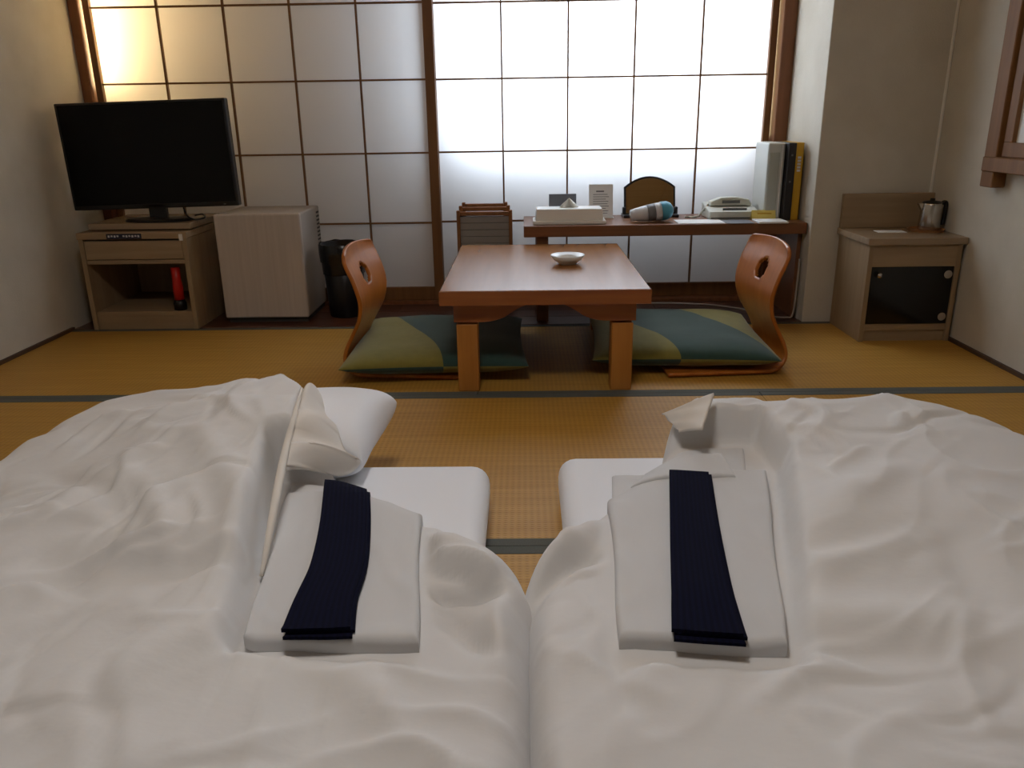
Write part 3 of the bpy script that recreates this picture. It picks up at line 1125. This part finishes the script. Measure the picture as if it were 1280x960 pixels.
def zaisu(label, x, y, mirror, rz):
    t = thing('legless_chair', label, 'chair', (x, y, 0), rz)
    sg = -1 if mirror else 1
    # side profile (u forward from the back, z)
    prof = smooth_line([(-0.018, 0.452), (-0.008, 0.41), (0.022, 0.34), (0.040, 0.275), (0.034, 0.21), (0.004, 0.145), (-0.022, 0.085),
                        (-0.022, 0.045), (0.010, 0.017), (0.07, 0.012), (0.22, 0.012), (0.40, 0.012)], 8)
    n = len(prof)-1
    nt = 44
    bm = bmesh.new()
    V = {}
    cum = [0.0]
    for a, b in zip(prof, prof[1:]):
        cum.append(cum[-1]+float(np.hypot(*(b-a))))
    hole_s, hole_a, hole_b = 0.118, 0.037, 0.046
    for i in range(n+1):
        s = cum[i]
        # half width along the sheet: rounded top, waist, wide seat
        w = np.interp(s, [0, 0.012, 0.035, 0.08, 0.16, 0.25, 0.33, 0.42, 0.5, 0.8], [0.168, 0.186, 0.197, 0.200, 0.196, 0.178, 0.158, 0.165, 0.195, 0.20])
        for j in range(nt+1):
            b = -1+2*j/nt
            # arched top edge and slightly cupped back
            arch = 0.010*(b*b)*max(0, 1-s/0.10)
            cup = 0.022*(b*b)*max(0, 1-s/0.36)
            u, z = prof[i]
            V[i, j] = (bm.verts.new((sg*(u+cup), b*w, z-arch)), s, b*w)
    for i in range(n):
        for j in range(nt):
            q = [V[i, j], V[i+1, j], V[i+1, j+1], V[i, j+1]]
            ms, mw = sum(v[1] for v in q)/4, sum(v[2] for v in q)/4
            if ((ms-hole_s)/hole_a)**2 + (mw/hole_b)**2 < 1:
                continue
            bm.faces.new([v[0] for v in q])
    bmesh.ops.delete(bm, geom=[v for v in bm.verts if not v.link_faces], context='VERTS')
    o = link('bent_shell', bm, M_PLY, t, smooth=True)
    md = o.modifiers.new('thickness', 'SOLIDIFY')
    md.thickness, md.offset = 0.012, 0.0
    return t


zaisu('bent plywood legless chair with hand hole, beside the black bin', -0.606, 2.885, False, math.radians(-4))
zaisu('bent plywood legless chair with hand hole, by the desk end', 0.882, 2.885, True, math.radians(4))


def cushion(label, loc, rz, m, sx=0.325, sy=0.345):
    t = thing('floor_cushion', label, 'cushion', loc, rz)
    link('cushion_cover', soft_box(sx, sy, 0.052, 28, 4.0, loc[0]*7, 0.006), m, t, smooth=True)
    return t


M_CUSH1 = cushion_mat('patchwork_one', [(1.0, 0.31, -0.088, 0.025, 7.0)])
M_CUSH2 = cushion_mat('patchwork_two', [(1.0, 0.444, -0.177, 0.02, 7.0), (1.0, 0.41, 0.17, 0.015, 8.0)])
cushion('olive and teal patchwork cushion on the legless chair beside the black bin', (-0.325, 2.945, 0.064), math.radians(2), M_CUSH1)
cushion('olive and teal banded patchwork cushion on the legless chair by the desk end', (0.575, 3.00, 0.065), math.radians(-3), M_CUSH2)

# ------------------------------------------------------------------ television, its cabinet, fridge, bin
cb = thing('tv_cabinet', 'pale oak television cabinet with drawer and open shelf', 'cabinet', (-1.683, 3.66, 0))
W, D = 0.234, 0.23
link('side_panel', box(-W, -W+0.02, -D, D, 0, 0.40, 0.001, 1), M_OAKV, cb)
link('side_panel', box(W-0.02, W, -D, D, 0, 0.40, 0.001, 1), M_OAKV, cb)
link('top_panel', box(-W-0.004, W+0.004, -D-0.004, D, 0.40, 0.428, 0.002, 1), M_OAK, cb)
link('back_panel', box(-W+0.02, W-0.02, D-0.012, D, 0.06, 0.40), M_OAKV, cb)
link('shelf', box(-W+0.02, W-0.02, -D+0.01, D-0.012, 0.060, 0.080, 0.001, 1), M_OAK, cb)
link('rail', box(-W+0.02, W-0.02, -D+0.006, D-0.02, 0.292, 0.310, 0.001, 1), M_OAK, cb)
link('plinth', box(-W+0.02, W-0.02, -D+0.012, -D+0.03, 0, 0.060), M_OAK, cb)
dr = link('drawer', box(-W+0.022, W-0.022, -D+0.002, -D+0.022, 0.313, 0.392, 0.0015, 1), M_OAK, cb)
link('drawer_box', box(-W+0.04, W-0.04, -D+0.022, D-0.03, 0.315, 0.375), M_OAK, dr)
sg = link('sign_strip', box(-0.105, 0.045, -D-0.007, -D-0.0035, 0.402, 0.424), M_NAVYSIGN, cb)
for k in range(11):
    x0 = -0.098+k*0.0128
    if k in (4,):
        continue
    link('print_mark', box(x0, x0+0.008, -D-0.0078, -D-0.0069, 0.409+0.002*(k % 2), 0.418), M_WHITEPRINT, sg)
link('white_tag', box(W-0.028, W-0.012, -D-0.007, -D-0.0035, 0.392, 0.420, 0.001, 1), M_WHITEPLASTIC, cb)
sw = thing('swivel_board', 'flat oak swivel board under the television', 'board', (-1.665, 3.67, 0.428))
link('board', box(-0.225, 0.222, -0.19, 0.18, 0.006, 0.032, 0.002, 1), M_OAKTOP, sw)
link('turntable', lathe([(0, 0), (0.12, 0), (0.12, 0.006), (0, 0.006)], 32), M_BLACK, sw)

tv = thing('television', 'black flat screen television on an oval foot', 'television', (-1.617, 3.58, 0.460))
tvp = (-1.617, 3.58)
fb = bmesh.new()
lathe([(0, 0), (0.14, 0), (0.142, 0.006), (0.13, 0.012), (0.03, 0.017), (0, 0.017)], 40, fb)
bmesh.ops.scale(fb, vec=(1.05, 0.62, 1), verts=fb.verts[:])
link('foot', fb, M_BLACK, tv, smooth=False)
link('neck', box(-0.038, 0.038, -0.012, 0.018, 0.012, 0.075, 0.004, 2), M_BLACK, tv)
tilt = (0, math.radians(-1.1), 0)
pan = link('screen_housing', box(-0.366, 0.366, -0.012, 0.03, 0.055, 0.502, 0.005, 2), M_BLACK, tv, rot=tilt)
link('screen', box(-0.354, 0.354, -0.0135, -0.0115, 0.075, 0.492), M_SCREEN, pan)
link('power_light', box(0.30, 0.31, -0.0135, -0.0115, 0.062, 0.066), M_GREYPRINT, pan)
cbp = smooth_line([(0.10, 0.02, 0.09), (0.12, 0.0, 0.03), (0.16, -0.03, 0.008), (0.20, 0.0, 0.01), (0.17, 0.06, 0.02), (0.12, 0.10, 0.01)], 6)
link('power_cable', tube(cbp, 0.004, 6), M_BLACK, tv, smooth=True)

fl = thing('flashlight', 'red flashlight standing on the cabinet shelf', 'flashlight', (-1.535, 3.475, 0.080))
link('body', lathe([(0, 0.045), (0.021, 0.045), (0.022, 0.10), (0.019, 0.13), (0.019, 0.188), (0, 0.19)], 20), M_RED, fl, smooth=True)
link('lens_head', lathe([(0, 0.0), (0.027, 0.0), (0.028, 0.03), (0.021, 0.046), (0, 0.046)], 20), M_BLACK, fl, smooth=True)

fr = thing('mini_fridge', 'small pinkish grey refrigerator beside the television cabinet', 'refrigerator', (-1.172, 3.72, 0))
link('body', box(-0.186, 0.186, -0.145, 0.18, 0.02, 0.486, 0.006, 2), M_FRIDGESIDE, fr)
link('door', box(-0.19, 0.19, -0.185, -0.149, 0.022, 0.488, 0.008, 3), M_FRIDGE, fr)
link('kick_plate', box(-0.18, 0.18, -0.165, 0.17, 0.0, 0.02), M_DARKVENT, fr)
for k in range(9):
    link('vent_slot', box(0.1855, 0.1868, 0.12, 0.17, 0.31+k*0.018, 0.318+k*0.018), M_DARKVENT, fr)

bn = thing('waste_bin', 'black round waste bin with plastic liner', 'bin', (-0.838, 3.68, 0))
link('bucket', lathe([(0, 0.0), (0.076, 0.0), (0.078, 0.004), (0.100, 0.335), (0.096, 0.335), (0.074, 0.01), (0, 0.01)], 36), M_BIN, bn, smooth=True)
bb = bmesh.new()
rg = []
for (r, z) in ((0.096, 0.20), (0.100, 0.30), (0.104, 0.338), (0.107, 0.335), (0.106, 0.29), (0.103, 0.255)):
    rg.append([bb.verts.new(((r+0.003*noise.noise(Vector((math.cos(a)*4, math.sin(a)*4, z*9))))*math.cos(a),
                             (r+0.003*noise.noise(Vector((math.cos(a)*4, math.sin(a)*4, z*9))))*math.sin(a),
                             z+0.006*noise.noise(Vector((math.cos(a)*3, math.sin(a)*3, z*3))))) for a in [2*PI*k/48 for k in range(48)]])
for a, c in zip(rg, rg[1:]):
    for k in range(48):
        bb.faces.new((a[k], a[(k+1) % 48], c[(k+1) % 48], c[k]))
link('liner', bb, M_BINBAG, bn, smooth=True)

# ------------------------------------------------------------------ folded slatted rack behind the table
rk = thing('folding_rack', 'folded wooden rack with grey slats leaning by the paper screen', 'rack', (-0.182, 3.76, 0))
for y, hw, zt in ((-0.03, 0.128, 0.470), (0.0, 0.118, 0.488), (0.03, 0.106, 0.500)):
    f = link('frame', box(-hw, -hw+0.016, y-0.011, y+0.011, 0, zt, 0.002, 1), M_RACKWOOD, rk)
    link('upright', box(hw-0.016, hw, y-0.011, y+0.011, 0, zt, 0.002, 1), M_RACKWOOD, f)
    link('crossbar', box(-hw+0.016, hw-0.016, y-0.009, y+0.009, zt-0.024, zt-0.006, 0.002, 1), M_RACKWOOD, f)
link('backing_panel', box(-0.112, 0.112, -0.019, -0.016, 0.12, 0.443), M_DARKVENT, rk)
for k in range(10):
    link('slat', box(-0.112, 0.112, -0.028, -0.020, 0.413-k*0.031, 0.4425-k*0.031, 0.0015, 1), M_GREYSLAT, rk)

# ------------------------------------------------------------------ desk board along the screens and what lies on it
DZ = 0.427
dk = thing('desk', 'long low brown desk board along the paper screen', 'desk', (0.605, 3.68, 0))
link('desk_top', box(-0.607, 0.606, -0.205, 0.17, DZ-0.048, DZ, 0.003, 2), M_DESK, dk)
link('leg', box(-0.552, -0.50, -0.18, -0.13, 0, DZ-0.048, 0.003, 1), M_DESK, dk)
link('leg', box(-0.552, -0.50, 0.10, 0.15, 0, DZ-0.048, 0.003, 1), M_DESK, dk)
link('end_panel', box(0.588, 0.606, -0.15, 0.15, 0, DZ-0.048, 0.002, 1), M_DESK, dk)

ts = thing('tissue_box', 'white tissue box cover with a tissue pulled up', 'tissue box', (0.197, 3.58, DZ))
link('tray', box(-0.158, 0.158, -0.075, 0.075, 0, 0.018, 0.005, 2), M_WHITEPLASTIC, ts)
tp = bmesh.new()
lo = [tp.verts.new((x*0.148, y*0.066, 0.016)) for x, y in ((-1, -1), (1, -1), (1, 1), (-1, 1))]
hi = [tp.verts.new((x*0.142, y*0.060, 0.066)) for x, y in ((-1, -1), (1, -1), (1, 1), (-1, 1))]
tp.faces.new(hi)
tp.faces.new(lo[::-1])
for k in range(4):
    tp.faces.new((lo[k], lo[(k+1) % 4], hi[(k+1) % 4], hi[k]))
bmesh.ops.bevel(tp, geom=tp.edges[:], offset=0.004, segments=2, profile=0.5, affect='EDGES')
link('box_cover', tp, M_WHITEPLASTIC, ts)
tt = bmesh.new()
row0 = [tt.verts.new((-0.045+0.09*k/8, 0.012*math.sin(k*1.7), 0.064)) for k in range(9)]
row1 = [tt.verts.new((-0.030+0.06*k/8, 0.014*math.sin(k*1.7+0.5), 0.084-abs(k-4)*0.001)) for k in range(9)]
row2 = [tt.verts.new((-0.004+0.010*k/8, 0.006*math.sin(k*1.7+1), 0.108-abs(k-4)*0.0015)) for k in range(9)]
for a, c in ((row0, row1), (row1, row2)):
    for k in range(8):
        tt.faces.new((a[k], a[k+1], c[k+1], c[k]))
link('tissue', tt, M_TISSUE, ts, smooth=True).modifiers.new('thickness', 'SOLIDIFY').thickness = 0.001

gc = thing('grey_card', 'small grey card holder standing behind the tissue box', 'card', (0.176, 3.72, DZ))
link('card', box(-0.062, 0.062, -0.004, 0.004, 0, 0.112, 0.001, 1), M_GREYCARD, gc)
link('foot', box(-0.05, 0.05, -0.02, 0.03, 0, 0.006), M_GREYCARD, gc)

nt_ = thing('notice_stand', 'upright printed paper notice in a clear stand', 'notice', (0.353, 3.74, DZ))
ntp = link('sheet', box(-0.055, 0.055, -0.002, 0.002, 0.004, 0.150), M_PAPERW, nt_, rot=(math.radians(-8), 0, 0))
link('holder_foot', box(-0.057, 0.057, -0.025, 0.03, 0, 0.004), M_WHITEPLASTIC, nt_)
link('heading', box(-0.022, 0.014, -0.0028, -0.0019, 0.116, 0.122), M_GREYPRINT, ntp)
for k in range(9):
    link('text_line', box(-0.036, (0.030, 0.036, 0.022, 0.034)[k % 4], -0.0026, -0.0019, 0.104-k*0.0105, 0.1065-k*0.0105), M_GREYPRINT, ntp)

mr = thing('table_mirror', 'small black framed arched mirror standing on the desk', 'mirror', (0.580, 3.765, DZ))


def arch_poly(hw, z0, zs, zt, n=14):
    p = [(-hw, z0), (hw, z0), (hw, zs)]
    for k in range(1, n):
        a = k/n
        x = hw-2*hw*a
        p.append((x, zs+(zt-zs)*(1-(x/hw)**2)))
    p.append((-hw, zs))
    return p


mfr = link('frame', prism(arch_poly(0.118, 0.008, 0.138, 0.186), 0.0, 0.012, 'XZ', 0.002), M_BLACK, mr, rot=(math.radians(-16), 0, 0), loc=(0, -0.01, 0))
link('mirror_glass', prism(arch_poly(0.109, 0.018, 0.133, 0.177), -0.0015, 0.002, 'XZ'), M_MIRROR, mfr)
link('base', box(-0.124, 0.128, -0.05, 0.06, 0, 0.014, 0.004, 2), M_BLACK, mr)
for s in (-1, 1):
    link('hinge_post', box(s*0.118-0.008, s*0.118+0.008, -0.02, 0.012, 0.012, 0.045, 0.003, 1), M_BLACK, mr)

hd = thing('hair_dryer', 'white and blue hair dryer lying before the arched mirror', 'hair dryer', (0.560, 3.57, DZ+0.041), 0)
hd.rotation_euler = (0, math.radians(-7), math.radians(4))


def xlathe(prof):
    bm = lathe([(r, z) for z, r in prof], 28)
    bmesh.ops.rotate(bm, cent=(0, 0, 0), matrix=Matrix.Rotation(PI/2, 3, 'Y'), verts=bm.verts[:])
    return bm


link('barrel', xlathe([(-0.094, 0), (-0.094, 0.024), (-0.06, 0.030), (-0.03, 0.034), (-0.022, 0.034), (-0.022, 0)]), M_DRYERWHITE, hd, smooth=True)
link('grip_band', xlathe([(-0.022, 0), (-0.022, 0.036), (0.012, 0.038), (0.012, 0)]), M_DRYERGREY, hd, smooth=True)
link('rear_shell', xlathe([(0.012, 0), (0.012, 0.038), (0.040, 0.039), (0.040, 0)]), M_DRYERWHITE, hd, smooth=True)
link('intake_cap', xlathe([(0.040, 0), (0.040, 0.041), (0.066, 0.040), (0.084, 0.030), (0.094, 0.012), (0.096, 0)]), M_DRYERBLUE, hd, smooth=True)
link('handle', tube([(0.03, 0.03, -0.02), (0.05, 0.07, -0.027), (0.07, 0.11, -0.028)], [0.018, 0.016, 0.013], 12), M_BLACK, hd, smooth=True)

for nm, lb, ct, x0, x1, y0, y1, zt, m, rz in (
        ('leaflet', 'white leaflet lying flat between dryer and telephone', 'leaflet', 0.665, 0.865, 3.49, 3.62, 0.002, M_PAPERW, 0.0),
        ('desk_pad', 'grey sheet lying flat before the telephone', 'sheet', 0.868, 0.985, 3.47, 3.60, 0.002, M_GREYCARD, 0.0),
        ('notepad', 'white notepad before the tall folders', 'notepad', 1.000, 1.125, 3.46, 3.575, 0.007, M_PAPERW, 0.0)):
    tag(link(nm, box(-(x1-x0)/2, (x1-x0)/2, -(y1-y0)/2, (y1-y0)/2, 0, zt), m, None, ((x0+x1)/2, (y0+y1)/2, DZ)), lb, ct)

ph = thing('telephone', 'cream grey desk telephone with coiled cord', 'telephone', (0.93, 3.70, DZ))
pb = prism([(-0.085, 0.0), (0.085, 0.0), (0.085, 0.062), (-0.085, 0.034)], -0.108, 0.112, 'YZ', 0.006)
link('base', pb, M_PHONE, ph)
hs = prism([(-0.09, 0.048), (-0.085, 0.070), (-0.04, 0.088), (0.03, 0.090), (0.088, 0.078), (0.100, 0.056), (0.094, 0.046), (0.06, 0.060), (-0.055, 0.060)], 0.0, 0.052, 'XZ', 0.006)
link('handset', hs, M_PHONE, ph)
link('key_strip', box(-0.050, 0.055, -0.088, -0.084, 0.040, 0.050), M_PHONEDARK, ph)
link('display', box(-0.035, 0.045, -0.004, 0.0, 0.062, 0.076, 0.001, 1), M_PHONEDARK, ph)
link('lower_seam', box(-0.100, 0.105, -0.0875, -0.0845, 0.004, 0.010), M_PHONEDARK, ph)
co = smooth_line([(-0.092, 0.02, 0.056), (-0.118, 0.0, 0.03), (-0.145, -0.02, 0.008), (-0.175, -0.03, 0.006), (-0.20, -0.01, 0.006)], 14)
cc = [(p[0]+0.004*math.cos(k*1.9), p[1]+0.004*math.sin(k*1.9), max(p[2], 0.0055)+0.003*math.sin(k*1.9)) for k, p in enumerate(co)]
link('coiled_cord', tube(cc, 0.0035, 6), M_PHONE, ph, smooth=True)

yt = thing('tent_card', 'small yellow folded card before the telephone', 'card', (1.055, 3.60, DZ))
link('front_leaf', box(-0.052, 0.052, -0.001, 0.001, 0, 0.044), M_YELLOWCARD, yt, rot=(math.radians(-20), 0, 0), loc=(0, -0.016, 0))
link('rear_leaf', box(-0.052, 0.052, -0.001, 0.001, 0, 0.044), M_YELLOWCARD, yt, rot=(math.radians(20), 0, 0), loc=(0, 0.014, 0))
link('print_line', box(-0.028, 0.034, -0.0022, -0.0009, 0.026, 0.031), M_YELLOWFOLDER, yt, rot=(math.radians(-20), 0, 0), loc=(0, -0.0162, 0))

wb = thing('white_case', 'tall silver white plastic case standing at the desk end', 'case', (1.092, 3.70, DZ))
link('shell', box(-0.037, 0.037, -0.10, 0.10, 0, 0.325, 0.008, 3), M_SILVER, wb)
link('front_panel', box(-0.031, 0.014, -0.1025, -0.099, 0.03, 0.285, 0.002, 1), M_SILVERDARK, wb)
link('front_seam', box(0.021, 0.027, -0.1025, -0.099, 0.01, 0.315), M_WHITEPLASTIC, wb)
bf = thing('black_binder', 'tall black binder beside the silver white case', 'binder', (1.148, 3.68, DZ))
link('cover', box(-0.017, 0.017, -0.115, 0.11, 0, 0.325, 0.003, 2), M_BLACKFOLDER, bf)
for k in range(2):
    link('rivet', box(-0.004, 0.004, -0.117, -0.1145, 0.16+0.11*k, 0.168+0.11*k, 0.001, 1), M_GREYPRINT, bf)
yf = thing('yellow_binder', 'tall yellow binder with white spine print', 'binder', (1.183, 3.69, DZ))
link('cover', box(-0.0165, 0.0165, -0.115, 0.11, 0, 0.325, 0.002, 2), M_YELLOWFOLDER, yf)
for k in range(5):
    link('spine_print', box(-0.007, 0.007, -0.1168, -0.1148, 0.205+0.0135*k, 0.214+0.0135*k), M_WHITEPRINT, yf)

# white cords on the wooden floor
cord = smooth_line([(0.30, 3.80, 0.004), (0.60, 3.83, 0.004), (0.86, 3.79, 0.004), (1.02, 3.68, 0.004), (1.10, 3.55, 0.004), (1.17, 3.51, 0.004), (1.193, 3.495, 0.03), (1.197, 3.49, 0.20), (1.197, 3.49, 0.27)], 8)
tag(link('power_cord', tube(cord, 0.0042, 6), M_CORD, smooth=True), 'pale power cord trailing over the dark floorboards', 'cord')

# ------------------------------------------------------------------ kettle cabinet
kc = thing('kettle_cabinet', 'pale oak corner cabinet with dark glass door and raised back board', 'cabinet', (1.508, 3.263, 0))
KW, KD = 0.178, 0.158
link('side_panel', box(-KW, -KW+0.018, -KD, KD, 0, 0.385, 0.001, 1), M_OAKV, kc)
link('side_panel', box(KW-0.018, KW, -KD, KD, 0, 0.385, 0.001, 1), M_OAKV, kc)
link('back_panel', box(-KW+0.018, KW-0.018, KD-0.012, KD, 0.05, 0.385), M_OAKV, kc)
link('top_panel', box(-KW-0.012, KW+0.012, -KD-0.012, KD, 0.385, 0.412, 0.003, 2), M_OAKTOP, kc)
link('back_board', box(-KW-0.006, KW+0.012, KD-0.02, KD, 0.412, 0.552, 0.002, 1), M_OAK, kc)
link('fascia', box(-KW+0.018, KW-0.018, -KD+0.002, -KD+0.02, 0.300, 0.385), M_OAK, kc)
link('bottom_rail', box(-KW+0.018, KW-0.018, -KD+0.006, KD-0.012, 0.045, 0.070), M_OAK, kc)
link('plinth', box(-KW+0.018, KW-0.018, -KD+0.014, -KD+0.03, 0, 0.045), M_OAK, kc)
gd = link('glass_door', box(-KW+0.019, KW-0.019, -KD+0.004, -KD+0.010, 0.072, 0.299, 0.001, 1), M_DARKGLASS, kc)
for z in (0.100, 0.268):
    hb = lathe([(0, 0), (0.016, 0), (0.016, 0.003), (0, 0.004)], 20)
    bmesh.ops.rotate(hb, cent=(0, 0, 0), matrix=Matrix.Rotation(PI/2, 3, 'X'), verts=hb.verts[:])
    link('hinge', hb, M_CHROME, gd, (KW-0.040, -KD+0.004, z))
kb = lathe([(0, 0), (0.007, 0), (0.008, 0.012), (0.011, 0.018), (0, 0.02)], 20)
bmesh.ops.rotate(kb, cent=(0, 0, 0), matrix=Matrix.Rotation(PI/2, 3, 'X'), verts=kb.verts[:])
link('knob', kb, M_CHROME, gd, (-KW+0.047, -KD+0.004, 0.268), smooth=True)

tr = thing('kettle_tray', 'round wooden tray under the steel kettle', 'tray', (1.622, 3.285, 0.412))
link('plate', lathe([(0, 0), (0.066, 0), (0.071, 0.010), (0.067, 0.010), (0.063, 0.005), (0, 0.005)], 36), M_TRAY, tr)
kt = thing('kettle', 'steel electric kettle with black handle', 'kettle', (1.632, 3.285, 0.417))
link('body', lathe([(0, 0.0), (0.040, 0.0), (0.042, 0.006), (0.038, 0.10), (0.035, 0.108), (0, 0.108)], 36), M_STEEL, kt, smooth=True)
link('lid', lathe([(0.037, 0.107), (0.030, 0.113), (0.010, 0.115), (0.009, 0.124), (0, 0.125)], 28), M_BLACK, kt, smooth=True)
link('handle', tube(smooth_line([(0.034, 0, 0.100), (0.048, 0, 0.108), (0.056, 0, 0.098), (0.056, 0, 0.05), (0.053, 0, 0.018)], 6), 0.0085, 10), M_BLACK, kt, smooth=True)
link('spout', prism([(-0.036, 0.106), (-0.056, 0.104), (-0.041, 0.078)], -0.010, 0.010, 'XZ', 0.001), M_STEEL, kt)
tag(link('white_card', box(-0.055, 0.055, -0.03, 0.03, 0, 0.002), M_PAPERW, None, (1.475, 3.275, 0.412), rot=(0, 0, math.radians(-4))), 'white card lying flat beside the steel kettle', 'card')
